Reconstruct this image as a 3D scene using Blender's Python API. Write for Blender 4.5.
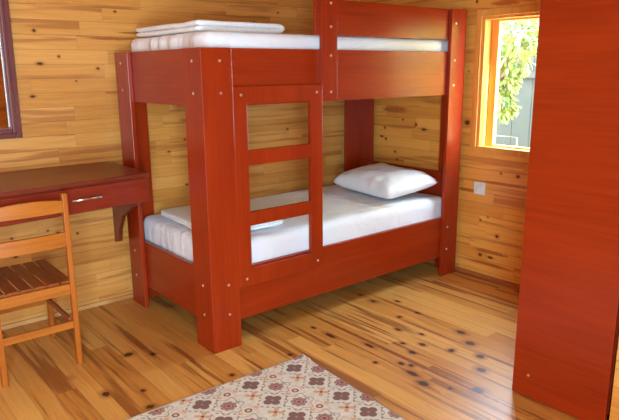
import bpy, bmesh, math, random
from mathutils import Vector, Matrix, noise
random.seed(7)
SC = bpy.context.scene
COL = SC.collection
for o in list(bpy.data.objects): bpy.data.objects.remove(o)

# ------------------------------------------------------------------ camera
cam_d = bpy.data.cameras.new('camera')
cam = bpy.data.objects.new('camera', cam_d); COL.objects.link(cam)
YAW, PITCH, ROLL = -0.689, -0.228, -0.009
cyw, syw, cp, sp, cr, sr = math.cos(YAW), math.sin(YAW), math.cos(PITCH), math.sin(PITCH), math.cos(ROLL), math.sin(ROLL)
fwd = Vector((-syw*cp, cyw*cp, sp)); rt = Vector((cyw, syw, 0)); up = rt.cross(fwd)
rt2 = rt*cr + up*sr; up2 = -rt*sr + up*cr
M = Matrix((rt2, up2, -fwd)).transposed().to_4x4(); M.translation = Vector((-1.493, -2.619, 1.475))
cam.matrix_world = M
cam_d.sensor_width = 36; cam_d.lens = 605.6/619*36
cam_d.clip_start = 0.05
SC.camera = cam

# ------------------------------------------------------------------ light
SC.view_settings.view_transform = 'Standard'; SC.view_settings.look = 'None'
SC.view_settings.gamma = 1; SC.view_settings.exposure = 0.8
SC.view_settings.use_curve_mapping = False
W = bpy.data.worlds.new('world'); SC.world = W; W.use_nodes = True
nt = W.node_tree; bg = nt.nodes['Background']
bg.inputs['Color'].default_value = (0.58, 0.82, 1.0, 1); bg.inputs['Strength'].default_value = 24.0
sun_d = bpy.data.lights.new('sun', 'SUN'); sun_d.energy = 26; sun_d.angle = 0.01; sun_d.color = (1, .93, .8)
sun = bpy.data.objects.new('sun', sun_d); COL.objects.link(sun)
sun.rotation_euler = Vector((-.12, .85, -.50)).to_track_quat('-Z', 'Y').to_euler()
def area(name, loc, dirv, sx, sy, e, col=(1, 1, 1), portal=False):
    d = bpy.data.lights.new(name, 'AREA'); d.shape = 'RECTANGLE'; d.size = sx; d.size_y = sy; d.energy = e; d.color = col
    o = bpy.data.objects.new(name, d); COL.objects.link(o); o.location = loc
    o.rotation_euler = Vector(dirv).to_track_quat('-Z', 'Z').to_euler()
    if portal: d.cycles.is_portal = True
    return o
# added key lamp in an unseen doorway; portal for the right-hand window
area('doorway_key_lamp', (-1.8, -3.18, 1.15), (0.1, 1, 0), 1.0, 2.0, 138, (.58, .84, 1.04))
area('portal_window', (2.30, -.43, 1.38), (-1, 0, 0), .66, .84, 1, portal=True)

# ------------------------------------------------------------------ material helpers
class NT:
    def __init__(s, name):
        s.m = bpy.data.materials.new(name); s.m.use_nodes = True; s.t = s.m.node_tree
        s.b = s.t.nodes['Principled BSDF']
    def n(s, typ, **kw):
        x = s.t.nodes.new(typ)
        for k, v in kw.items(): setattr(x, k, v)
        return x
    def put(s, sock, v):
        if v is None: return
        if isinstance(v, bpy.types.NodeSocket): s.t.links.new(v, sock)
        else: sock.default_value = v
    def math(s, op, a, b=None, c=None, clamp=False):
        x = s.n('ShaderNodeMath', operation=op, use_clamp=clamp)
        s.put(x.inputs[0], a); s.put(x.inputs[1], b); s.put(x.inputs[2], c); return x.outputs[0]
    def vec(s, op, a, b=None):
        x = s.n('ShaderNodeVectorMath', operation=op); s.put(x.inputs[0], a); s.put(x.inputs[1], b)
        return x.outputs['Value'] if op == 'LENGTH' else x.outputs[0]
    def xyz(s, x=0, y=0, z=0):
        c = s.n('ShaderNodeCombineXYZ')
        for i, v in enumerate((x, y, z)): s.put(c.inputs[i], v)
        return c.outputs[0]
    def noise(s, v, scale=1, detail=4, rough=.5, dist=0):
        x = s.n('ShaderNodeTexNoise'); s.put(x.inputs['Vector'], v); x.inputs['Scale'].default_value = scale
        x.inputs['Detail'].default_value = detail; x.inputs['Roughness'].default_value = rough; x.inputs['Distortion'].default_value = dist
        return x.outputs['Fac']
    def white(s, v):
        x = s.n('ShaderNodeTexWhiteNoise', noise_dimensions='3D'); s.put(x.inputs['Vector'], v)
        return x.outputs['Value'], x.outputs['Color']
    def ramp(s, f, stops, interp='LINEAR'):
        x = s.n('ShaderNodeValToRGB'); e = x.color_ramp.elements; x.color_ramp.interpolation = interp
        while len(e) < len(stops): e.new(.5)
        for i, (p, c) in enumerate(stops): e[i].position = p; e[i].color = (*c, 1) if len(c) == 3 else c
        s.put(x.inputs[0], f); return x.outputs['Color']
    def mix(s, f, a, b, typ='MIX'):
        x = s.n('ShaderNodeMix', data_type='RGBA', blend_type=typ)
        s.put(x.inputs[0], f)
        for i, v in ((6, a), (7, b)):
            if isinstance(v, tuple) and len(v) == 3: v = (*v, 1)
            s.put(x.inputs[i], v)
        return x.outputs[2]
    def smooth(s, v, a, b):   # 0 at a -> 1 at b
        x = s.n('ShaderNodeMapRange', interpolation_type='SMOOTHSTEP'); s.put(x.inputs[0], v)
        x.inputs[1].default_value = a; x.inputs[2].default_value = b; return x.outputs[0]
    def bump(s, h, strength=.3, dist=.002):
        x = s.n('ShaderNodeBump'); x.inputs['Strength'].default_value = strength; x.inputs['Distance'].default_value = dist
        s.put(x.inputs['Height'], h); s.put(s.b.inputs['Normal'], x.outputs[0])
    def pos(s):
        return s.n('ShaderNodeTexCoord').outputs['Object']
    def sep(s, v):
        x = s.n('ShaderNodeSeparateXYZ'); s.put(x.inputs[0], v); return x.outputs

def pbr(m, rough=.5, spec=.5, coat=0, metallic=0):
    m.b.inputs['Roughness'].default_value = rough
    m.b.inputs['Specular IOR Level'].default_value = spec
    m.b.inputs['Coat Weight'].default_value = coat; m.b.inputs['Coat Roughness'].default_value = .25
    m.b.inputs['Metallic'].default_value = metallic

def plain(name, col, rough=.5, metallic=0, var=.08, scale=20, coat=0, spec=.5):
    m = NT(name); n = m.noise(m.pos(), scale, 3)
    c = m.ramp(n, [(.3, tuple(x*(1-var) for x in col)), (.7, tuple(min(1, x*(1+var)) for x in col))])
    m.put(m.b.inputs['Base Color'], c); pbr(m, rough, spec, coat, metallic); return m.m

def pine(name, long_ax, across_ax, w, ln, light, mid, dark, heart, knots=(), seed=0, knot_scale=7., knot_amt=.5,
         rough=.4, coat=.2, tails=0., heart_amt=.55, reds=(), gap=.012, cellvar=1., off=0):
    m = NT(name); S = m.sep(m.pos()); u = S[long_ax]; v = S[across_ax]
    v0 = v; v = m.math('ADD', v, off) if off else v
    row = m.math('FLOOR', m.math('DIVIDE', v, w))
    r1, _ = m.white(m.xyz(row, seed, 3.7))
    uu = m.math('ADD', m.math('DIVIDE', u, ln), m.math('MULTIPLY', r1, 9.3))
    col_ = m.math('FLOOR', uu)
    c1, cc = m.white(m.xyz(row, col_, seed+.5))
    cs = m.sep(cc)
    ou = m.math('ADD', u, m.math('MULTIPLY', c1, 13.)); ov = m.math('ADD', v, m.math('MULTIPLY', cs[1], 5.))
    # grain, strongly stretched along the board
    warp = m.noise(m.xyz(m.math('MULTIPLY', ou, 2.2), m.math('MULTIPLY', ov, 9.), seed), 1, 3)
    gv = m.math('ADD', m.math('MULTIPLY', ov, 60.), m.math('MULTIPLY', warp, 5.))
    g1 = m.noise(m.xyz(m.math('MULTIPLY', ou, 1.7), gv, seed), 1, 4, .6)
    g2 = m.noise(m.xyz(m.math('MULTIPLY', ou, 9.), m.math('MULTIPLY', ov, 260.), seed), 1, 2)
    f = m.math('ADD', m.math('MULTIPLY', g1, .62), m.math('MULTIPLY', g2, .12))
    f = m.math('ADD', f, m.math('MULTIPLY', m.math('SUBTRACT', c1, .5), .34*cellvar))
    c = m.ramp(f, [(.16, light), (.44, mid), (.74, dark)])
    # reddish heartwood streaks
    h = m.noise(m.xyz(m.math('MULTIPLY', ou, 1.3), m.math('MULTIPLY', ov, 22.), seed+9), 1, 2)
    h = m.smooth(m.math('ADD', h, m.math('MULTIPLY', cs[2], .22)), .66, .80)
    c = m.mix(m.math('MULTIPLY', h, heart_amt), c, heart)
    fv = m.math('FRACT', m.math('DIVIDE', v, w)); v = v0
    # random small knots
    vo = m.n('ShaderNodeTexVoronoi', feature='F1'); wv = m.xyz(m.math('MULTIPLY', u, .75), v, seed)
    m.put(vo.inputs['Vector'], wv); vo.inputs['Scale'].default_value = knot_scale
    vc = m.sep(vo.outputs['Color'])
    rad = m.math('MULTIPLY', m.math('SUBTRACT', vc[0], 1-knot_amt, clamp=True), .16/knot_amt*1.0)
    kd = m.math('DIVIDE', vo.outputs['Distance'], m.math('MAXIMUM', rad, .0001))
    kf = m.math('SUBTRACT', 1., m.smooth(kd, .55, 1.1))
    halo = m.math('SUBTRACT', 1., m.smooth(kd, .9, 2.6))
    # knots with a place of their own
    d = None; d2 = None
    for kn in knots:
        ku, kv, ru, rv = kn[:4]
        q = m.vec('LENGTH', m.vec('MULTIPLY', m.vec('SUBTRACT', m.xyz(u, v, 0), (ku, kv, 0)), (1/ru, 1/rv, 0)))
        d = q if d is None else m.math('MINIMUM', d, q)
    for (ku, kv, ru, rv) in reds:
        q = m.vec('LENGTH', m.vec('MULTIPLY', m.vec('SUBTRACT', m.xyz(u, v, 0), (ku, kv, 0)), (1/ru, 1/rv, 0)))
        d2 = q if d2 is None else m.math('MINIMUM', d2, q)
    wob = m.noise(m.xyz(m.math('MULTIPLY', u, 40.), m.math('MULTIPLY', v, 60.), 1.), 1, 2)
    if d2 is not None:
        d2 = m.math('ADD', d2, m.math('MULTIPLY', m.math('SUBTRACT', wob, .5), .7))
        c = m.mix(m.math('MULTIPLY', m.math('SUBTRACT', 1., m.smooth(d2, .55, 1.1)), .8), c, heart)
    if d is not None:
        d = m.math('ADD', d, m.math('MULTIPLY', m.math('SUBTRACT', wob, .5), .6))
        kf = m.math('MAXIMUM', kf, m.math('SUBTRACT', 1., m.smooth(d, .6, 1.05)))
        halo = m.math('MAXIMUM', halo, m.math('SUBTRACT', 1., m.smooth(d, .9, 2.2)))
    c = m.mix(m.math('MULTIPLY', halo, .45), c, heart)
    c = m.mix(m.math('MULTIPLY', kf, .9), c, (.035, .010, .004))
    # board joints
    fu = m.math('FRACT', uu)
    ev = m.math('MINIMUM', fv, m.math('SUBTRACT', 1., fv)); eu = m.math('MULTIPLY', m.math('MINIMUM', fu, m.math('SUBTRACT', 1., fu)), ln/w)
    e = m.smooth(ev, 0., gap*2.2); e2 = m.smooth(eu, 0., gap*1.6)
    c = m.mix(m.math('MULTIPLY', m.math('SUBTRACT', 1., e), .62), c, m.mix(.75, c, (.05, .012, .004)))
    c = m.mix(m.math('MULTIPLY', m.math('SUBTRACT', 1., e2), .35), c, m.mix(.75, c, (.05, .012, .004)))
    m.put(m.b.inputs['Base Color'], c); pbr(m, rough, .35, coat)
    m.bump(m.math('ADD', m.math('MULTIPLY', e, 1.), m.math('MULTIPLY', g1, .12)), .35, .0015)
    return m.m

def laminate(name, ax, base, deep, rough=.27, coat=0):
    m = NT(name); S = m.sep(m.pos())
    k = [90., 90., 90.]; k[ax] = 3.
    g = m.noise(m.xyz(*[m.math('MULTIPLY', S[i], k[i]*.8) for i in range(3)]), 1, 5, .6)
    k2 = [9., 9., 9.]; k2[ax] = 1.1
    g2 = m.noise(m.xyz(*[m.math('MULTIPLY', S[i], k2[i]) for i in range(3)]), 1, 3, .5, .6)
    f = m.math('ADD', m.math('MULTIPLY', g, .5), m.math('MULTIPLY', g2, .5))
    m.put(m.b.inputs['Base Color'], m.ramp(f, [(.32, deep), (.62, base)])); pbr(m, rough, .36, coat); return m.m

RED, RED_D = (.36, .032, .004), (.26, .020, .003)
M_red_z = laminate('cherry laminate upright grain', 2, RED, RED_D)
M_red_x = laminate('cherry laminate long grain', 0, RED, RED_D)
M_red_y = laminate('cherry laminate cross grain', 1, RED, RED_D)
M_desk = laminate('desk laminate', 0, (.22, .035, .014), (.13, .017, .007), .3)
M_edge = plain('pale laminate edge', (.62, .22, .10), .45)
M_bolt = plain('bolt metal', (.85, .68, .52), .3, .8)
M_steel = plain('brushed steel', (.75, .73, .70), .3, 1)
M_sheet = plain('white cotton', (.80, .80, .82), .9, 0, .03, 9)
M_towel = plain('white terry', (.88, .87, .86), .95, 0, .05, 60)
M_mirrorframe = plain('plum brown frame', (.17, .045, .04), .3, 0, .1, 30, .3)
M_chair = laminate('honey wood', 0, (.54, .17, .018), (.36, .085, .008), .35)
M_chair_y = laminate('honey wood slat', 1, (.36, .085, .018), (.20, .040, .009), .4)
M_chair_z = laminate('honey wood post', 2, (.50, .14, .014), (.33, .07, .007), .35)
M_frame = laminate('window pine', 2, (.85, .40, .085), (.68, .26, .045), .35)
M_plastic = plain('white plastic', (.78, .76, .72), .35)
M_ply = plain('pale board', (.55, .33, .15), .6)
M_dark = plain('dark gap', (.03, .01, .006), .8)

# ------------------------------------------------------------------ geometry helpers
def new_obj(name, bm, mats, parent=None, smooth=False, bevel=0, seg=2, subsurf=0):
    me = bpy.data.meshes.new(name); bmesh.ops.recalc_face_normals(bm, faces=bm.faces); bm.to_mesh(me); bm.free()
    for mm in (mats if isinstance(mats, (list, tuple)) else [mats]): me.materials.append(mm)
    o = bpy.data.objects.new(name, me); COL.objects.link(o)
    if parent: o.parent = parent
    if smooth:
        for p in me.polygons: p.use_smooth = True
    if bevel:
        b = o.modifiers.new('bevel', 'BEVEL'); b.width = bevel; b.segments = seg; b.limit_method = 'ANGLE'; b.angle_limit = .6
    if subsurf:
        s = o.modifiers.new('sub', 'SUBSURF'); s.levels = s.render_levels = subsurf
    return o
def bx(bm, a, b, mat=0):
    r = bmesh.ops.create_cube(bm, size=1)
    for v in r['verts']:
        for i in range(3): v.co[i] = a[i] if v.co[i] < 0 else b[i]
    for f in set(f for v in r['verts'] for f in v.link_faces): f.material_index = mat
    return r['verts']
def box(name, a, b, mat, parent=None, bevel=.002):
    bm = bmesh.new(); bx(bm, a, b); return new_obj(name, bm, mat, parent, bevel=bevel)
def prism(bm, pts, vec):      # closed outline pts (3d), extruded by vec
    vs = [bm.verts.new(p) for p in pts]; f = bm.faces.new(vs)
    r = bmesh.ops.extrude_face_region(bm, geom=[f])
    bmesh.ops.translate(bm, vec=vec, verts=[g for g in r['geom'] if isinstance(g, bmesh.types.BMVert)])
def cyl(bm, p0, p1, r, n=14, r2=None):
    p0, p1 = Vector(p0), Vector(p1); d = p1-p0
    R = d.to_track_quat('Z', 'Y').to_matrix().to_4x4(); R.translation = (p0+p1)/2
    bmesh.ops.create_cone(bm, cap_ends=True, segments=n, radius1=r, radius2=r if r2 is None else r2, depth=d.length, matrix=R)
def empty(name, loc, label=None, cat=None, group=None, kind=None):
    o = bpy.data.objects.new(name, None); COL.objects.link(o); o.location = loc; o.empty_display_size = .1
    tag(o, label, cat, group, kind); return o
def tag(o, label=None, cat=None, group=None, kind=None):
    if label: o['label'] = label
    if cat: o['category'] = cat
    if group: o['group'] = group
    if kind: o['kind'] = kind
    return o
def struct(o): o['kind'] = 'structure'; return o

# ------------------------------------------------------------------ room
YW, XW, XL, YN, H = 1.09, 2.11, -3.2, -3.1, 2.45
wall_knots_back = [(-.429, 1.702, .011, .009), (.05, 1.827, .009, .007), (-.416, 1.521, .020, .009), (-.084, 1.492, .010, .008), (-.307, 1.561, .008, .008),
    (-.473, 1.339, .016, .008), (-.416, .519, .014, .012), (-.472, .547, .008, .006), (-.674, .535, .008, .007), (-.665, .424, .014, .008), (-.30, .50, .008, .008),
    (.472, 1.019, .011, .006), (.349, .948, .012, .006), (1.066, 1.803, .010, .008), (1.28, 1.881, .008, .007), (.47, .71, .012, .007), (-.22, 1.42, .006, .005),
    (1.35, 1.03, .012, .009), (1.27, .86, .010, .006)]
reds_back = [(.02, 1.668, .17, .011), (.17, 1.705, .13, .008), (.28, 1.73, .10, .009), (.12, 1.67, .06, .008), (.55, 1.15, .12, .02)]
M_wall_b = pine('pine wall long side', 0, 2, .0815, .62, (.78, .37, .090), (.66, .28, .055), (.48, .17, .028), (.34, .080, .016),
                wall_knots_back, 1.0, 6, .10, reds=reds_back, off=.031)
wall_knots_right = [(0., 1.452, .006, .006), (-.433, .768, .014, .012), (-.303, .772, .008, .008), (-.174, .164, .016, .012), (-.303, .326, .014, .012), (.462, 1.056, .012, .012),
    (.382, 1.024, .026, .010), (.787, 1.012, .011, .010), (.773, .924, .011, .012), (.82, .94, .022, .008), (.596, 1.087, .010, .008), (.672, .828, .010, .008),
    (-.037, 1.911, .010, .010), (-.258, .162, .024, .009), (-.16, .42, .008, .008), (-.22, .45, .006, .006)]
reds_right = [(.68, 1.16, .15, .03), (-.26, .20, .16, .016), (-.24, .11, .18, .012), (-.26, 1.885, .12, .022), (-.05, .62, .12, .015), (-.34, .70, .2, .012), (.06, 1.63, .03, .03)]
M_wall_r = pine('pine wall window side', 1, 2, .0815, .55, (.90, .43, .085), (.80, .33, .055), (.62, .21, .028), (.42, .085, .014),  # boards paler than the long wall, lifted to stand in for missing light
                wall_knots_right, 4.0, 6, .12, reds=reds_right, off=.031)
M_wall_o = pine('pine wall other', 0, 2, .0815, .62, (.78, .37, .090), (.66, .28, .055), (.48, .17, .028), (.34, .080, .016), (), 6., 7, .25)
M_wall_l = pine('pine wall side', 1, 2, .0815, .62, (.78, .37, .090), (.66, .28, .055), (.48, .17, .028), (.34, .080, .016), (), 8., 7, .25)
M_ceil = pine('pine ceiling', 0, 1, .09, 1.4, (.74, .42, .15), (.64, .31, .09), (.48, .20, .05), (.36, .10, .03), (), 11., 6, .25)
fk = [(-.225, .623, .035, .010), (-.82, .640, .030, .012), (-.668, .815, .018, .010), (-.919, .606, .022, .016), (-1.129, .751, .024, .018), (-.788, .991, .014, .014),
    (-.714, .677, .014, .010), (-1.032, .666, .008, .007), (-.421, .976, .018, .009), (-.263, .305, .010, .009), (-.257, -.488, .013, .015), (-.104, -.452, .010, .008),
    (-.46, .70, .028, .008), (-.62, .585, .010, .008), (-1.02, .93, .020, .016), (-.93, 1.05, .018, .014), (-.56, .86, .012, .008), (-.30, 1.12, .010, .010), (-.64, .93, .016, .010), (-.76, .70, .012, .010), (-.33, 1.25, .016, .008), (-.55, 1.03, .014, .008), (-.12, 1.30, .016, .008), (.12, 1.2, .012, .008), (-.08, .62, .014, .008), (-.68, 1.22, .024, .014), (-.80, 1.14, .022, .016),
    (.30, -.35, .016, .018), (.22, -.25, .014, .010), (-.02, -.6, .02, .012), (.1, .1, .03, .012), (-.25, -.05, .012, .009)]
fr = [(-.60, .735, 1.0, .017), (-.42, .645, .30, .006), (-.78, .640, .16, .005), (-.95, .60, .10, .006), (-.62, .83, .22, .006), (-.25, .90, .25, .010), (-.55, 1.1, .3, .010),
      (-.2, 1.25, .3, .012), (.1, .5, .25, .012), (.12, 1.55, .3, .012), (.45, -.25, .35, .02), (.1, -.12, .2, .018), (-.95, .80, .18, .005), (-.35, .1, .3, .012), (-.1, 1.75, .3, .015)]
M_floor = pine('pine floor', 1, 0, .098, 1.9, (.76, .40, .100), (.63, .275, .055), (.42, .135, .020), (.22, .046, .010),
               [(a, b, c*1.45, d*1.6) for a, b, c, d in fk], 2.0, 5., .16, rough=.38, coat=.04, reds=fr, gap=.010, heart_amt=.7, cellvar=1.1)

struct(box('floor', (XL-.1, YN-.1, -.1), (XW+.13, YW+.1, 0), M_floor, bevel=0))
struct(box('ceiling', (XL-.1, YN-.1, H), (XW+.13, YW+.1, H+.1), M_ceil, bevel=0))
struct(box('wall_back', (XL, YW, 0), (XW+.12, YW+.1, H), M_wall_b, bevel=0))
struct(box('wall_left', (XL-.1, YN-.1, 0), (XL, YW+.1, H), M_wall_l, bevel=0))
# right wall with its window opening
wy0, wy1, wz0, wz1 = -.77, -.095, .918, 1.812
bm = bmesh.new(); X2 = XW+.12
bx(bm, (XW, YN-.1, 0), (X2, wy0, H)); bx(bm, (XW, wy1, 0), (X2, YW, H))
bx(bm, (XW, wy0, 0), (X2, wy1, wz0)); bx(bm, (XW, wy0, wz1), (X2, wy1, H))
struct(new_obj('wall_right', bm, M_wall_r))
# near wall behind the camera: doorway opening added for the key lamp
bm = bmesh.new()
bx(bm, (XL, YN-.1, 0), (-2.3, YN, H)); bx(bm, (-2.3, YN-.1, 2.15), (-1.3, YN, H)); bx(bm, (-1.3, YN-.1, 0), (XW, YN, H))
struct(new_obj('wall_front', bm, M_wall_o))
# partition behind the wardrobe
struct(box('wall_partition', (.868, -1.80, 0), (XW, -1.678, H), M_wall_r, bevel=0))
# skirting strips
struct(box('baseboard_back', (XL, YW-.014, 0), (XW, YW, .028), M_ceil, bevel=.004))
struct(box('baseboard_right', (XW-.020, -1.22, 0), (XW, YW-.015, .026), plain('skirting brown', (.42, .13, .035), .5), bevel=.004))  # deeper reddish brown than the back skirting

# window_1 : trim, lining, sash, pane
win = empty('window_1', (XW, (wy0+wy1)/2, wz0)); struct(win)
def loc(o): # keep world coordinates under a parent away from the origin
    o.matrix_parent_inverse = Matrix.Translation(-Vector(o.parent.location)); return o
def frame_yz(name, x0, x1, y0, y1, z0, z1, t, mat, parent, tb=None, bevel=.003):
    tb = tb or t; bm = bmesh.new()
    bx(bm, (x0, y0, z0), (x1, y0+t, z1)); bx(bm, (x0, y1-t, z0), (x1, y1, z1))
    bx(bm, (x0, y0+t, z0), (x1, y1-t, z0+tb)); bx(bm, (x0, y0+t, z1-tb), (x1, y1-t, z1))
    return loc(new_obj(name, bm, mat, parent, bevel=bevel))
frame_yz('window_trim', XW-.018, XW, wy0-.05, wy1+.045, wz0-.018, wz1+.042, .045, M_frame, win)
frame_yz('window_lining', XW-.005, XW+.13, wy0-.004, wy1+.004, wz0-.004, wz1+.004, .026, M_frame, win)
frame_yz('window_sash', XW+.070, XW+.105, wy0+.02, wy1-.02, wz0+.02, wz1-.02, .060, M_frame, win, tb=.014)
g = NT('window glass'); t = g.t
tr = t.nodes.new('ShaderNodeBsdfTransparent'); gl = t.nodes.new('ShaderNodeBsdfGlossy'); gl.inputs['Roughness'].default_value = .01
mx = t.nodes.new('ShaderNodeMixShader')
mx.inputs[0].default_value = .05; t.links.new(tr.outputs[0], mx.inputs[1]); t.links.new(gl.outputs[0], mx.inputs[2])
t.links.new(mx.outputs[0], t.nodes['Material Output'].inputs['Surface'])
M_glass = g.m
loc(box('window_pane', (XW+.086, wy0+.07, wz0+.03), (XW+.090, wy1-.07, wz1-.03), M_glass, win, bevel=0))
# added unseen box behind the doorway, shuts out the sky light
bm = bmesh.new()
bx(bm, (-2.6, YN-1.0, -.1), (-.9, YN-.9, H)); bx(bm, (-2.6, YN-.9, -.1), (-2.5, YN-.1, H)); bx(bm, (-1.0, YN-.9, -.1), (-.9, YN-.1, H)); bx(bm, (-2.6, YN-1.0, H), (-.9, YN-.1, H+.1)); bx(bm, (-2.5, YN-.9, -.1), (-1.0, YN-.1, 0))
struct(new_obj('wall_skyblock', bm, M_wall_o))
bm = bmesh.new()
for a, b in (((-2.3, YN-.1, 0), (-2.26, YN+.01, 2.15)), ((-1.34, YN-.1, 0), (-1.30, YN+.01, 2.15)), ((-2.26, YN-.1, 2.11), (-1.34, YN+.01, 2.15))): bx(bm, a, b)
struct(new_obj('door_1', bm, M_frame))  # frame of the added doorway

# ------------------------------------------------------------------ bunk bed
L, BW = 2.06, 1.03
bed = empty('bunk_bed', (0, 0, 0), 'cherry red laminate bunk bed with a cut-out ladder panel and two bunks', 'bunk bed')
T = .026
def bolt(parent, p, axis, r=.0058):
    bm = bmesh.new(); p = Vector(p); d = Vector(axis)
    cyl(bm, p-d*.001, p+d*.002, r*1.25, 14); cyl(bm, p+d*.002, p+d*.005, r, 14, r*.55)
    return new_obj('bolt', bm, M_bolt, parent, smooth=False)
def post(xs, ys, h, wx, wy):   # xs, ys = outer corner and inward sign
    (x, sx), (y, sy) = xs, ys
    pts = [(x, y, 0), (x+sx*wx, y, 0), (x+sx*wx, y+sy*T, 0), (x+sx*T, y+sy*T, 0), (x+sx*T, y+sy*wy, 0), (x, y+sy*wy, 0)]
    if sx*sy < 0: pts.reverse()
    bm = bmesh.new(); prism(bm, pts, (0, 0, h)); return new_obj('corner_post', bm, M_red_z, bed, bevel=.0025)
H1, H2 = 1.583, 1.857
pA = post((0, 1), (0, 1), H1, .175, .182)
pB = post((0, 1), (BW, -1), H1, .175, .182)
pC = post((L, -1), (0, 1), H2, .160, .17)
pD = post((L, -1), (BW, -1), H2, .172, .17)
for z in (.20, .365, 1.365, 1.52):
    bolt(pA, (.105, 0, z), (0, -1, 0)); bolt(pA, (0, .085, z+.0), (-1, 0, 0))
    bolt(pB, (0, BW-.085, z), (-1, 0, 0))
for z in (.20, .365, 1.362, 1.525, 1.765): bolt(pC, (L-.115, 0, z), (0, -1, 0))
def rail(name, a, b, mat, bev=.002): return box(name, a, b, mat, bed, bev)
G = .001
rail('front_rail', (.027, T+G, .138), (L-.027, T+.027, .433), M_red_x)
rail('front_rail', (.027, T+G, 1.297), (L-.027, T+.027, 1.583), M_red_x)
rail('back_rail', (.027, BW-T-.027, .138), (L-.027, BW-T-G, .433), M_red_x)
rail('back_rail', (.027, BW-T-.027, 1.297), (L-.027, BW-T-G, 1.583), M_red_x)
E0, E1 = T+.028, BW-T-.028
rail('end_rail', (T+G, E0, .138), (T+.027, E1, .433), M_red_y)
rail('end_rail', (T+G, E0, 1.297), (T+.027, E1, H1), M_red_y)
rail('headboard', (L-T-.027, E0, .40), (L-T-G, E1, .745), M_red_y)
rail('headboard', (L-T-.027, E0, 1.297), (L-T-G, E1, H2-.0), M_red_y)
rail('end_rail', (L-T-.027, E0, .138), (L-T-G, E1, .398), M_red_y)
rail('guard_rail', (.745, T+G, 1.662), (L-.027, T+.024, H2-.002), M_red_x)
bp_ = rail('back_guard', (.176, BW-T-.027, 1.60), (.19, BW-T-.026, 1.601), M_red_x) if False else None
rail('bed_base', (.055, .055, .300), (L-.055, BW-.055, .325), M_ply)
rail('bed_base', (.055, .055, 1.330), (L-.055, BW-.055, 1.355), M_ply)
up_ = rail('guard_upright', (.767, 0, 1.297), (.879, T, H2+.06), M_red_z)
for z in (1.350, 1.55, 1.705, 1.83): bolt(up_, (.830, 0, z), (0, -1, 0))
# ladder panel with three openings
bm = bmesh.new()
x0, x1, z0, z1 = .1765, .7655, .330, 1.394; hx0, hx1 = .257, .678
holes = [(.424, .663), (.737, .988), (1.068, 1.305)]
zs = [z0]+[z for h in holes for z in h]+[z1]
xs = [x0, hx0, hx1, x1]
grid = [[bm.verts.new((x, 0, z)) for x in xs] for z in zs]
fs = []
for j in range(len(zs)-1):
    for i in range(3):
        if i == 1 and j % 2 == 1: continue
        fs.append(bm.faces.new((grid[j][i], grid[j][i+1], grid[j+1][i+1], grid[j+1][i])))
r = bmesh.ops.extrude_face_region(bm, geom=fs)
bmesh.ops.translate(bm, vec=(0, T, 0), verts=[g for g in r['geom'] if isinstance(g, bmesh.types.BMVert)])
lad = new_obj('ladder_panel', bm, M_red_z, bed, bevel=.0025)
for x in (.222, .725):
    for z in (.372, 1.352): bolt(lad, (x, 0, z), (0, -1, 0))

# ------------------------------------------------------------------ soft things
def soft_box(name, a, b, mat, nx, ny, r, amp=.006, fx=3., seed=0, top_amp=1., parent=None, bulge=None):
    """rounded, slightly wrinkled slab"""
    bm = bmesh.new(); nz = max(3, int((b[2]-a[2])/.035))
    bmesh.ops.create_cube(bm, size=1)
    bmesh.ops.subdivide_edges(bm, edges=[e for e in bm.edges if abs(e.verts[0].co.x-e.verts[1].co.x) > .5], cuts=nx, use_grid_fill=True)
    bmesh.ops.subdivide_edges(bm, edges=[e for e in bm.edges if abs(e.verts[0].co.y-e.verts[1].co.y) > .5], cuts=ny, use_grid_fill=True)
    bmesh.ops.subdivide_edges(bm, edges=[e for e in bm.edges if abs(e.verts[0].co.z-e.verts[1].co.z) > .5], cuts=nz, use_grid_fill=True)
    c = [(a[i]+b[i])/2 for i in range(3)]; h = [(b[i]-a[i])/2 for i in range(3)]
    for v in bm.verts:
        p = Vector([v.co[i]*2*h[i] for i in range(3)])
        q = Vector([max(-(h[i]-r), min(h[i]-r, p[i])) for i in range(3)]); d = p-q
        if d.length > 1e-6:
            d = d.normalized()*r; p = q+d
        n = d.normalized() if d.length > 1e-6 else Vector((0, 0, 1))
        w = Vector((c[0]+p.x, c[1]+p.y, c[2]+p.z))
        k = noise.noise(Vector((w.x*fx+seed, w.y*fx*1.3, w.z*fx*1.2+seed)))*.7 + noise.noise(Vector((w.x*fx*4+seed, w.y*fx*2.2+5, w.z*fx)))*.45
        if p.z > -h[2]*.6: w += n*k*amp
        if bulge: w += bulge(w, n)
        v.co = w
    return new_obj(name, bm, mat, parent, smooth=True)
sheet_n = NT('white sheet'); sm = sheet_n
p_ = sm.pos(); s_ = sm.sep(p_)
wr = sm.noise(sm.xyz(sm.math('MULTIPLY', s_[0], 5.), sm.math('MULTIPLY', s_[1], 9.), sm.math('MULTIPLY', s_[2], 4.)), 1, 4, .55, 1.2)
sm.put(sm.b.inputs['Base Color'], (.87, .875, .90, 1)); pbr(sm, .85, .3); sm.bump(wr, .7, .02)
M_sheet = sm.m
def drape(w, n):   # vertical pulls in the sheet along the short end
    if w.x < .12 and abs(n.x) > .3 and w.z < 1: return Vector((-1, 0, 0))*.003*math.sin(w.y*26+math.sin(w.y*9)*2)*max(0, min(1, (w.z-.3)*3))
    if w.x < .12 and abs(n.x) > .3: return Vector((-1, 0, 0))*.009*(math.sin(w.y*38+math.sin(w.y*11)*2))*max(0, min(1, (w.z-.3)*3))
    return Vector((0, 0, 0))
m1 = soft_box('mattress', (.073, .060, 1.357), (L-.062, BW-.062, 1.664), M_sheet, 60, 30, .035, .006, 3., 2, bulge=drape)
tag(m1, 'white sheeted mattress on the upper bunk', 'mattress')
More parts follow.
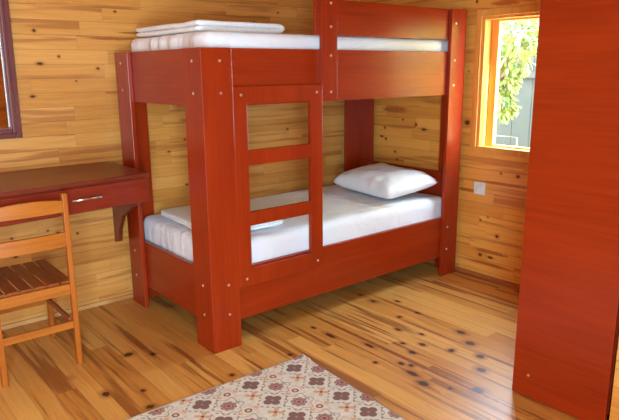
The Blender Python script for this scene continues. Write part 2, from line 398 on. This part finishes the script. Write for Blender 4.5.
m2 = soft_box('mattress', (.066, .060, .327), (L-.062, BW-.062, .574), M_sheet, 80, 40, .045, .009, 2.5, 9)
tag(m2, 'white sheeted mattress on the lower bunk', 'mattress')

def pad(name, outline_len, outline_w, th, loc_, rz, mat, label, cat, seed, tip=.5, power=3., wr_amp=.008, rx=0, ry=0, group=None, n=36):
    """pillow: superellipse outline, lens section, creased"""
    bm = bmesh.new(); top = []; bot = []
    for j in range(n+1):
        rt_, rb_ = [], []
        for i in range(n+1):
            u = i/n*2-1; v = j/n*2-1
            pinch = 1-.07*(1-abs(u)**2)*abs(v)**3; pinch2 = 1-.09*(1-abs(v)**2)*abs(u)**3
            x = u*outline_len/2*pinch2; y = v*outline_w/2*pinch
            e = max(0, (1-abs(u)**power)*(1-abs(v)**power))**tip
            k = noise.noise(Vector((x*9+seed, y*9, seed)))*.6+noise.noise(Vector((x*22+seed, y*14, 3)))*.4
            zt = th*.62*e+wr_amp*k*e; zb = -th*.38*e
            vt = bm.verts.new((x, y, zt)); rt_.append(vt)
            rb_.append(vt if i in (0, n) or j in (0, n) else bm.verts.new((x, y, zb)))
        top.append(rt_); bot.append(rb_)
    for j in range(n):
        for i in range(n):
            bm.faces.new((top[j][i], top[j][i+1], top[j+1][i+1], top[j+1][i]))
            bm.faces.new((bot[j][i], bot[j+1][i], bot[j+1][i+1], bot[j][i+1]))
    o = new_obj(name, bm, mat, smooth=True); o.location = loc_; o.rotation_euler = (rx, ry, rz)
    return tag(o, label, cat, group)
pad('pillow', .45, .69, .155, (1.715, .42, .664), math.radians(-8), M_sheet, 'plump white pillow lying on the lower bunk by the headboard', 'pillow', 4, ry=math.radians(-7), power=4.2, tip=.46, wr_amp=.016)

def folded(name, a, b, layers, label, cat, seed, rz=0, taper=0):
    """a blanket folded into a flat stack: one continuous serpentine section"""
    bm = bmesh.new(); n = 26; th = (b[2]-a[2])/layers
    prof = []
    for k in range(layers):
        zc = (k+.5)*th; xs = [i/10 for i in range(11)]
        if k % 2: xs.reverse()
        for s in xs: prof.append((s, zc))
        if k < layers-1:
            sg = 1 if k % 2 == 0 else -1
            for a_ in (-.45, 0, .45): prof.append(((1 if sg > 0 else 0)+sg*.02*math.cos(a_)*1.5, (k+1)*th+math.sin(a_)*th*.45))
    rows = []
    for j in range(n+1):
        v = j/n; r_ = []
        for (s, z) in prof:
            x = a[0]+(b[0]-a[0])*s; y = a[1]+(b[1]-a[1])*v
            k = noise.noise(Vector((x*6+seed, y*6, z*20)))
            e = 1-taper*abs(v*2-1)**4
            r_.append(bm.verts.new((x+.008*noise.noise(Vector((y*9, z*30, seed))), y, a[2]+z*e*(1+.0*k)+.004*k+.003)))
        rows.append(r_)
    for j in range(n):
        for i in range(len(prof)-1): bm.faces.new((rows[j][i], rows[j][i+1], rows[j+1][i+1], rows[j+1][i]))
    o = new_obj(name, bm, M_towel, smooth=True)
    s = o.modifiers.new('solid', 'SOLIDIFY'); s.thickness = th*1.05; s.offset = 0
    ss = o.modifiers.new('sub', 'SUBSURF'); ss.levels = ss.render_levels = 1
    if rz:
        c = Vector(((a[0]+b[0])/2, (a[1]+b[1])/2, 0)); o.matrix_world = Matrix.Translation(c) @ Matrix.Rotation(rz, 4, 'Z') @ Matrix.Translation(-c)
    return tag(o, label, cat)
folded('folded_blanket', (.10, .20, 1.668), (.64, .95, 1.722), 2, 'flat white folded blanket at the left end of the upper bunk', 'blanket', 1)
folded('folded_blanket', (.12, .15, .583), (.58, .84, .622), 2, 'flat white folded blanket on the lower bunk behind the ladder panel', 'blanket', 5, rz=math.radians(-3))

# ------------------------------------------------------------------ desk
dk = empty('wall_desk', (-1.0, YW, .75), 'dark cherry wall-mounted desk with one drawer left of the bunk bed', 'desk')
def at_desk(o): o.matrix_parent_inverse = Matrix.Translation(-Vector(dk.location)); return o
DX0, DX1 = -1.55, -.068
def yf(x): return .425+(x+.85)*.10     # front edge
bm = bmesh.new()
def desk_prism(bm, x0, x1, dy0, z0, z1, yb=YW-.002):
    prism(bm, [(x0, yf(x0)+dy0, z0), (x1, yf(x1)+dy0, z0), (x1, yb, z0), (x0, yb, z0)], (0, 0, z1-z0))
desk_prism(bm, DX0, DX1, 0, .905, .928)
at_desk(new_obj('desk_top', bm, M_desk, dk, bevel=.006, seg=3))
bm = bmesh.new(); desk_prism(bm, DX0+.03, DX1, .012, .765, .904, yb=YW-.10)
at_desk(new_obj('drawer_case', bm, M_desk, dk, bevel=.003))
bm = bmesh.new()
x0, x1 = -.93, -.088; prism(bm, [(x0, yf(x0)-.004, .772), (x1, yf(x1)-.004, .772), (x1, yf(x1)+.0115, .772), (x0, yf(x0)+.0115, .772)], (0, 0, .126))
drw = at_desk(new_obj('drawer', bm, laminate('drawer front', 0, (.27, .030, .010), (.18, .016, .006), .3), dk, bevel=.002))
bm = bmesh.new()
ya, yb_ = yf(-.55), yf(-.37)
cyl(bm, (-.525, ya-.032, .842), (-.365, yb_-.032, .842), .0055); cyl(bm, (-.51, ya-.032, .842), (-.51, ya-.004, .842), .004); cyl(bm, (-.38, yb_-.032, .842), (-.38, yb_-.004, .842), .004)
h = new_obj('handle', bm, M_steel, drw, smooth=True); h['label'] = 'slim chrome bar handle'
h.matrix_parent_inverse = drw.matrix_parent_inverse.copy() if False else Matrix.Identity(4)
# bracket under the desk end, against the wall
def bracket(x):
    bm = bmesh.new()
    pts = [(x, YW-.003, .764), (x, .62, .764), (x, .74, .70), (x, .93, .60), (x, 1.00, .50), (x, 1.02, .42), (x, YW-.003, .40)]
    prism(bm, pts, (.024, 0, 0)); return at_desk(new_obj('bracket', bm, M_desk, dk, bevel=.002))
bracket(-.070); bracket(-1.45)

# ------------------------------------------------------------------ mirror (hanging on back wall, left)
def ring_xz(name, X0, X1, Z0, Z1, t, y0, y1, mat, parent, bev=.004):
    bm = bmesh.new(); bx(bm, (X0, y0, Z0), (X0+t, y1, Z1)); bx(bm, (X1-t, y0, Z0), (X1, y1, Z1))
    bx(bm, (X0+t, y0, Z0), (X1-t, y1, Z0+t)); bx(bm, (X0+t, y0, Z1-t), (X1-t, y1, Z1)); return new_obj(name, bm, mat, parent, bevel=bev)
mir = empty('framed_mirror', (-.85, YW-.035, 1.49), 'mirror in a plum brown moulded frame on the wall above the desk', 'mirror')
mw, mh = .29, .375
ring_xz('outer_frame', -mw, mw, -mh, mh+.15, .030, -.012, .028, M_mirrorframe, mir)
ring_xz('inner_frame', -mw+.024, mw-.024, -mh+.024, mh+.126, .026, -.020, .022, M_mirrorframe, mir, .008)
ring_xz('bead', -mw+.049, mw-.049, -mh+.049, mh+.101, .010, -.012, .020, plain('bead', (.22, .09, .07), .5), mir, .003)
mm = NT('mirror glass'); mm.put(mm.b.inputs['Base Color'], (.80, .78, .76, 1)); pbr(mm, .03, .5, 0, 1)
box('mirror_glass', (-mw+.03, .005, -mh+.03), (mw-.03, .012, mh+.12), mm.m, mir, 0)
mir.rotation_euler = (math.radians(2), 0, 0)

# ------------------------------------------------------------------ chair
ch = empty('slatted_chair', (-.765, .58, 0), 'honey wood folding-style chair with slatted seat standing at the desk', 'chair')
def cb(name, a, b, mat, bev=.004):
    o = box(name, a, b, mat, ch, bev); return o
# local coordinates: x across, y=0 centre ; near (back rest) side at y=-.22
def leg(x, ylo, yhi, ztop):
    bm = bmesh.new(); w, d = .013, .017
    prism(bm, [(x-w, ylo-d, 0), (x+w, ylo-d, 0), (x+w, ylo+d, 0), (x-w, ylo+d, 0)], (0, yhi-ylo, ztop))
    return new_obj('leg', bm, M_chair_z, ch, bevel=.004)
XC = .178
leg(-XC, -.215, -.235, .905); leg(XC, -.215, -.235, .905)
leg(-XC+.0, .222, .195, .425); leg(XC, .222, .195, .425)
def bowed(name, z0, z1, y, top=0):
    bm = bmesh.new(); n = 16; F = []; B = []
    for i in range(n+1):
        s = i/n; x = -XC+.010+(2*XC-.02)*s; bow = -.018*math.sin(math.pi*s)*0.6; hh = top*math.sin(math.pi*s)**.7 if 0 < s < 1 else 0
        F.append([bm.verts.new((x, y+bow-.009, z0)), bm.verts.new((x, y+bow-.009, z1+hh)), bm.verts.new((x, y+bow+.009, z1+hh)), bm.verts.new((x, y+bow+.009, z0))])
    for i in range(n):
        for k in range(4): bm.faces.new((F[i][k], F[i+1][k], F[i+1][(k+1) % 4], F[i][(k+1) % 4]))
    bm.faces.new(F[0]); bm.faces.new(F[-1][::-1])
    return new_obj(name, bm, M_chair, ch, bevel=.003)
bowed('back_slat', .812, .868, -.232, .016); bowed('back_slat', .640, .712, -.229)
def r_(a, b, name='stretcher', mat=None): return cb(name, a, b, mat or M_chair)
r_((-XC+.012, -.236, .392), (XC-.012, -.214, .446), 'seat_apron')
r_((-XC+.012, .186, .392), (XC-.012, .206, .430), 'seat_apron')
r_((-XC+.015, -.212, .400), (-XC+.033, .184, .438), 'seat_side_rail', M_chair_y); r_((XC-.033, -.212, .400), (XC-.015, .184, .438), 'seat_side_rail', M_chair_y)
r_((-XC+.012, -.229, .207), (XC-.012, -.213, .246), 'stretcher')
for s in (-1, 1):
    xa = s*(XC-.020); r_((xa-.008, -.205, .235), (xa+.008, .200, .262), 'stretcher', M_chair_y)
r_((-XC+.028, .20, .21), (XC-.028, .218, .245), 'stretcher')
nsl = 6
for k in range(nsl):
    w = (2*XC+.02)/nsl; xa = -XC-.01+w*k+.004
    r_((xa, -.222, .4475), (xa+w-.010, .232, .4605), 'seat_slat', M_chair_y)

# ------------------------------------------------------------------ wardrobe
wd = empty('wardrobe', (1.45, -1.45, 0), 'tall cherry red wardrobe with its plain side panel beside the window wall', 'wardrobe')
def wb(name, a, b, mat, bev=.002):
    o = box(name, a, b, mat, wd, bev); o.matrix_parent_inverse = Matrix.Translation(-Vector(wd.location)); return o
wx, wy = .866, -1.233
wb('side_panel', (wx, -1.662, 0.004), (wx+.020, wy, 2.15), M_red_y)
wb('side_panel', (2.07, -1.662, 0.004), (2.09, wy, 2.15), M_red_y)
wb('top_panel', (wx+.021, -1.662, 2.13), (2.069, wy, 2.15), M_red_x)
wb('bottom_panel', (wx+.021, -1.662, .07), (2.069, wy-.02, .09), M_red_x)
wb('back_panel', (wx+.021, -1.662, .091), (2.069, -1.655, 2.129), M_red_x)
wb('plinth', (wx+.021, -1.27, 0.002), (2.069, -1.255, .069), M_red_x)
for i, (a, b) in enumerate(((wx+.003, 1.475), (1.479, 2.088))):
    d_ = wb('door', (a+.0, wy+.0015, .075), (b, wy+.0175, 2.148), M_red_z) if False else wb('door', (max(a, wx+.022), wy-.0185, .092), (min(b, 2.068), wy-.001, 2.128), M_red_z)
    bm = bmesh.new(); hx = 1.45 if i == 0 else 1.505
    cyl(bm, (hx, wy+.028, 1.0), (hx, wy+.028, 1.16), .006); cyl(bm, (hx, wy-.001, 1.02), (hx, wy+.028, 1.02), .004); cyl(bm, (hx, wy-.001, 1.14), (hx, wy+.028, 1.14), .004)
    new_obj('handle', bm, M_steel, d_, smooth=True)
bm = bmesh.new(); cyl(bm, (wx, -1.31, .112), (wx-.003, -1.31, .112), .006)
o = new_obj('screw_cap', bm, M_bolt, wd); o.matrix_parent_inverse = Matrix.Translation(-Vector(wd.location))

# ------------------------------------------------------------------ rug
def rug_material():
    m = NT('printed rug'); S = m.sep(m.pos()); PX, PY = .264, .176
    # local coordinates measured from the first flower
    u = m.math('DIVIDE', m.math('ADD', S[0], 10*PX), PX); v = m.math('DIVIDE', m.math('ADD', S[1], 20*PY), PY)
    fu = m.math('MULTIPLY', m.math('SUBTRACT', m.math('FRACT', m.math('ADD', u, .5)), .5), PX)
    fv = m.math('MULTIPLY', m.math('SUBTRACT', m.math('FRACT', m.math('ADD', v, .5)), .5), PY)
    def cell(ox, oy):
        a = m.math('MULTIPLY', m.math('SUBTRACT', m.math('FRACT', m.math('ADD', u, .5-ox)), .5), PX)
        b = m.math('MULTIPLY', m.math('SUBTRACT', m.math('FRACT', m.math('ADD', v, .5-oy)), .5), PY)
        return a, b
    def polar(a, b):
        return m.vec('LENGTH', m.xyz(a, b, 0)), m.math('ARCTAN2', b, a)
    def below(v_, t, s=.0015): return m.math('SUBTRACT', 1., m.smooth(v_, t-s, t+s))
    base = m.ramp(m.noise(m.pos(), 55, 3), [(.35, (.62, .56, .45)), (.65, (.72, .66, .55))])
    brown, orange, red, pink, grey = (.23, .125, .10), (.60, .30, .12), (.30, .075, .05), (.44, .24, .20), (.27, .22, .17)
    c = base
    # diagonal scrolls joining the medallions
    a, b = cell(.32, .5); r, t = polar(a, b)
    sw = m.math('MULTIPLY', m.math('SINE', m.math('MULTIPLY', t, 6.)), .010)
    c = m.mix(m.math('MULTIPLY', below(m.math('ABSOLUTE', m.math('SUBTRACT', m.math('ADD', r, sw), .062)), .0030), .75), c, grey)
    # orange cross stars
    a, b = cell(.82, .5); r, t = polar(a, b)
    pet = m.math('MULTIPLY', m.math('ABSOLUTE', m.math('SINE', m.math('MULTIPLY', t, 2.))), .036)
    c = m.mix(m.math('MULTIPLY', below(m.math('SUBTRACT', r, pet), .002), .8), c, orange)
    c = m.mix(below(r, .008), c, red)
    # orange scrollwork around the small rings
    a, b = cell(.5, 0.); r, t = polar(a, b)
    pet = m.math('ADD', m.math('MULTIPLY', m.math('COSINE', m.math('MULTIPLY', t, 6.)), .010), .040)
    c = m.mix(m.math('MULTIPLY', below(m.math('ABSOLUTE', m.math('SUBTRACT', r, pet)), .003), .6), c, orange)
    a, b = cell(.0, .0); r, t = polar(a, b)
    pet = m.math('ADD', m.math('MULTIPLY', m.math('COSINE', m.math('MULTIPLY', t, 4.)), .008), .066)
    dots = m.math('ABSOLUTE', m.math('SINE', m.math('MULTIPLY', t, 8.)))
    c = m.mix(m.math('MULTIPLY', m.math('MULTIPLY', below(m.math('ABSOLUTE', m.math('SUBTRACT', r, pet)), .005), m.smooth(dots, .6, .8)), .7), c, brown)
    # small rings between
    a, b = cell(.5, 0.); r, t = polar(a, b)
    c = m.mix(below(r, .017), c, red); c = m.mix(below(r, .009), c, (.62, .50, .38))
    for off in ((.66, .0), (.34, .0), (.5, .5)):
        a, b = cell(*off); r, t = polar(a, b)
        pet = m.math('ADD', m.math('MULTIPLY', m.math('COSINE', m.math('MULTIPLY', t, 4.)), .006), .011)
        c = m.mix(m.math('MULTIPLY', below(m.math('SUBTRACT', r, pet), 0.), .7), c, orange if off[1] == 0 else grey)
    # medallions
    a, b = cell(.32, .5); r, t = polar(a, b)
    pet = m.math('ADD', m.math('MULTIPLY', m.math('COSINE', m.math('MULTIPLY', t, 8.)), .003), .036)
    c = m.mix(below(m.math('SUBTRACT', r, pet), 0.), c, brown)
    c = m.mix(below(r, .032), c, pink)
    c = m.mix(below(m.math('ABSOLUTE', m.math('SUBTRACT', r, .021)), .003), c, brown)
    c = m.mix(below(r, .009), c, red)
    # quatrefoil flowers
    a, b = cell(0., 0.); aa = m.math('ABSOLUTE', a); bb = m.math('ABSOLUTE', b)
    d1 = m.vec('LENGTH', m.xyz(m.math('SUBTRACT', aa, .026), bb, 0)); d2 = m.vec('LENGTH', m.xyz(aa, m.math('SUBTRACT', bb, .024), 0))
    c = m.mix(below(m.math('MINIMUM', d1, d2), .0205), c, brown)
    r, t = polar(a, b); c = m.mix(below(r, .012), c, brown); c = m.mix(below(r, .006), c, pink)
    m.put(m.b.inputs['Base Color'], c); pbr(m, .95, .1)
    m.bump(m.noise(m.pos(), 400, 2), .3, .001); return m.m
RO = Vector((-.043, -.405, 0))
rug = empty('patterned_rug', (0, -1.1, 0), 'cream rug with brown flowers and medallions on the floor in front of the bed', 'rug')
o_r = RO
bm = bmesh.new()
# a rectangle whose right edge runs a little askew
P4 = [(.345, -.325), (.235, -2.1), (-1.25, -2.0), (-1.15, -.285)]
n = 40; V = []
for j in range(n+1):
    row = []
    for i in range(n+1):
        s, t_ = i/n, j/n
        x = (P4[3][0]*(1-s)+P4[0][0]*s)*(1-t_)+(P4[2][0]*(1-s)+P4[1][0]*s)*t_
        y = (P4[3][1]*(1-s)+P4[0][1]*s)*(1-t_)+(P4[2][1]*(1-s)+P4[1][1]*s)*t_
        z = .004+.0012*noise.noise(Vector((x*5, y*5, 0)))+.0012
        if i > n-2 and j < 2: z += .006
        row.append(bm.verts.new((x-RO.x, y-RO.y, z)))
    V.append(row)
for j in range(n):
    for i in range(n): bm.faces.new((V[j][i], V[j+1][i], V[j+1][i+1], V[j][i+1]))
rg = new_obj('woven_field', bm, rug_material(), rug)
rg.matrix_parent_inverse = Matrix.Translation(-Vector(rug.location)); rg.location = RO
s = rg.modifiers.new('solid', 'SOLIDIFY'); s.thickness = .004; s.offset = 0
# bound hem
bm = bmesh.new(); e4 = [Vector((x, y, .0062)) for x, y in P4]
for k in range(4):
    p, q = e4[k], e4[(k+1) % 4]; cyl(bm, p, q, .0035, 8)
hm = new_obj('hem', bm, plain('hem cloth', (.36, .27, .18), .9), rug, smooth=True); hm.matrix_parent_inverse = Matrix.Translation(-Vector(rug.location))

# ------------------------------------------------------------------ light switch
sw = empty('light_switch', (XW-.002, -.143, .648), 'small white light switch on the wall below the window', 'switch')
box('plate', (-.008, -.046, -.044), (0, .046, .044), M_plastic, sw, .003)
box('rocker', (-.013, -.030, -.030), (-.008, .030, .030), M_plastic, sw, .002)

# ------------------------------------------------------------------ outside
struct(box('ground', (XW+.5, -6, -.12), (12, 8, -.02), plain('soil and grass', (.20, .17, .09), .9, 0, .3, 3), bevel=0))
M_fence = plain('weathered fence', (.016, .012, .003), .8, 0, .2, 6)
fe = empty('garden_fence', (5.4, 2.4, 0), 'grey green board fence outside beyond the window', 'fence')
for k in range(22):
    y = -.3+k*.25; box('board', (-.01, y-2.4, -.02), (.012, y-2.4+.246, 2.35), M_fence, fe, .004)
for z in (.4, 1.35): box('crossbar', (-.06, -2.8, z), (-.012, 3.0, z+.08), M_fence, fe, .004)
ml = NT('leaf'); oi = ml.noise(ml.pos(), 9, 2)
ml.put(ml.b.inputs['Base Color'], ml.ramp(oi, [(.35, (.04, .07, .015)), (.52, (.12, .16, .03)), (.68, (.26, .26, .06))])); pbr(ml, .35, .5)
ml.b.inputs['Transmission Weight'].default_value = 0
tl = ml.t.nodes.new('ShaderNodeBsdfTranslucent'); tl.inputs['Color'].default_value = (.25, .30, .05, 1); ms = ml.t.nodes.new('ShaderNodeMixShader'); ms.inputs[0].default_value = .35
ml.t.links.new(ml.b.outputs[0], ms.inputs[1]); ml.t.links.new(tl.outputs[0], ms.inputs[2]); ml.t.links.new(ms.outputs[0], ml.t.nodes['Material Output'].inputs['Surface'])
M_leaf = ml.m; M_bark = plain('bark', (.30, .22, .14), .9, 0, .25, 25)
def leaf(bm, p, d, nrm, ln, wd_):
    d = d.normalized(); s = d.cross(nrm).normalized(); nn = s.cross(d)
    prev = None
    for k, (t_, w) in enumerate(((0, .08), (.25, .75), (.5, 1), (.75, .7), (1, .05))):
        c = p+d*ln*t_-nn*ln*.25*t_*t_; a = bm.verts.new(c+s*wd_*w*.5); m_ = bm.verts.new(c-nn*wd_*.12); b = bm.verts.new(c-s*wd_*w*.5)
        if prev: bm.faces.new((prev[0], prev[1], m_, a)); bm.faces.new((prev[1], prev[2], b, m_))
        prev = (a, m_, b)
def tube_path(bm, pts, r0, r1):
    for i in range(len(pts)-1):
        t0, t1 = i/(len(pts)-1), (i+1)/(len(pts)-1); cyl(bm, pts[i], pts[i+1], r0+(r1-r0)*t0, 8, r0+(r1-r0)*t1)
def tree(base, height, blobs, nleaf, label, seed, ln=.10, fruit=(), mat=None):
    rnd = random.Random(seed); t_ = empty('citrus_tree' if fruit else 'leafy_tree', base, label, 'tree')
    bm = bmesh.new(); tops = []
    tube_path(bm, [Vector((0, 0, 0)), Vector((.04, .03, height*.4)), Vector((-.02, .05, height*.7)), Vector((0, 0, height))], .06, .02)
    for (c, r) in blobs:
        c = Vector(c); st = Vector((0, .03, min(height*.9, max(.5, c.z*.6)))); mid = (st+c)/2+Vector((0, 0, .1))
        tube_path(bm, [st, mid, c], .020, .009)
        for q in range(7):
            d = Vector((rnd.gauss(0, 1), rnd.gauss(0, 1), rnd.gauss(0, 1))).normalized(); tube_path(bm, [c, c+d*r*.5, c+d*r*.95+Vector((0, 0, -.03))], .007, .003)
    new_obj('trunk', bm, M_bark, t_, smooth=True)
    bm = bmesh.new()
    for _ in range(nleaf):
        c, r = rnd.choice(blobs); d = Vector((rnd.gauss(0, 1), rnd.gauss(0, 1), rnd.gauss(0, 1))).normalized()
        p = Vector(c)+d*r*rnd.uniform(.25, 1)**.6
        dirv = (d+Vector((rnd.uniform(-.6, .6), rnd.uniform(-.6, .6), rnd.uniform(-1., .2)))); nrm = Vector((rnd.uniform(-.5, .5), rnd.uniform(-.5, .5), 1))
        leaf(bm, p, dirv, nrm, ln*rnd.uniform(.7, 1.3), ln*.48*rnd.uniform(.8, 1.2))
    new_obj('foliage', bm, mat or M_leaf, t_)
    for (p, r) in fruit:
        bm = bmesh.new(); bmesh.ops.create_uvsphere(bm, u_segments=20, v_segments=14, radius=r)
        for v in bm.verts: v.co.z *= 1.18; v.co += Vector(p)
        new_obj('fruit', bm, plain('ripe yellow rind', (.85, .48, .02), .4), t_, smooth=True)
    return t_
# view through the window runs from (2.11,-.12..-.54) towards +x+y
tree((3.75, .95, 0), 1.9, [((.0, -.14, 1.80), .20), ((-.1, -.38, 1.78), .18), ((.2, -.45, 1.95), .25), ((.1, .02, 1.62), .20), ((0., -.27, 1.58), .16), ((.05, -.15, 1.38), .14), ((.0, -.14, 1.22), .11), ((.05, -.17, 1.10), .085),
     ((.3, .3, 1.7), .3), ((.15, -.75, 1.98), .25), ((-.2, .3, 1.5), .25)],
     1700, 'sunlit leafy tree with yellow fruit just outside the window', 3, .075, fruit=(((-.05, -.43, 1.43), .030),))
tree((6.9, 4.3, 0), 2.6, [((0, 0, 2.5), .7), ((.4, -.9, 2.3), .6), ((-.3, .6, 2.2), .6), ((.2, -.3, 3.1), .7), ((.1, -1.5, 2.6), .55), ((0., -1.3, 3.3), .6), ((0, .5, 2.9), .5)],
     1800, 'paler tree standing behind the fruit tree outside the window', 8, .15)
M_rail = plain('painted rail', (.045, .045, .030), .6)
M_leaf_glare = plain('yellow glare leaf', (.80, .72, .05), .6, 0, .3, 9)  # leaf yellow raised to tint the glare on the rails
tree((3.6, -1.6, 0), 2.2, [((0, 0, 1.6), .5), ((-.2, .5, 1.4), .4), ((-.2, .4, 1.95), .4), ((.1, -.6, 1.7), .5), ((0, .2, 2.4), .4), ((0., .2, 1.0), .45), ((-.3, -.5, 1.2), .4), ((.4, .3, 1.6), .4)],
     4200, 'added unseen yellow-green tree reflected as glare in the upper rails', 15, .11, mat=M_leaf_glare)  # tree added out of view to feed the rail reflection
hr = empty('metal_railing', (2.85, .049, 0), 'thin metal railing outside low in the window view', 'railing')
bm = bmesh.new(); cyl(bm, (0, 0, -.02), (0, 0, (.93)), .006); new_obj('rail_post', bm, M_rail, hr, smooth=True)
bm = bmesh.new(); cyl(bm, (0, 0, (.93)), (.03, .24, (.93)), .006); new_obj('rail_bar', bm, M_rail, hr, smooth=True)
bm = bmesh.new(); cyl(bm, (.03, .24, -.02), (.03, .24, (.93)), .006); new_obj('rail_post', bm, M_rail, hr, smooth=True)
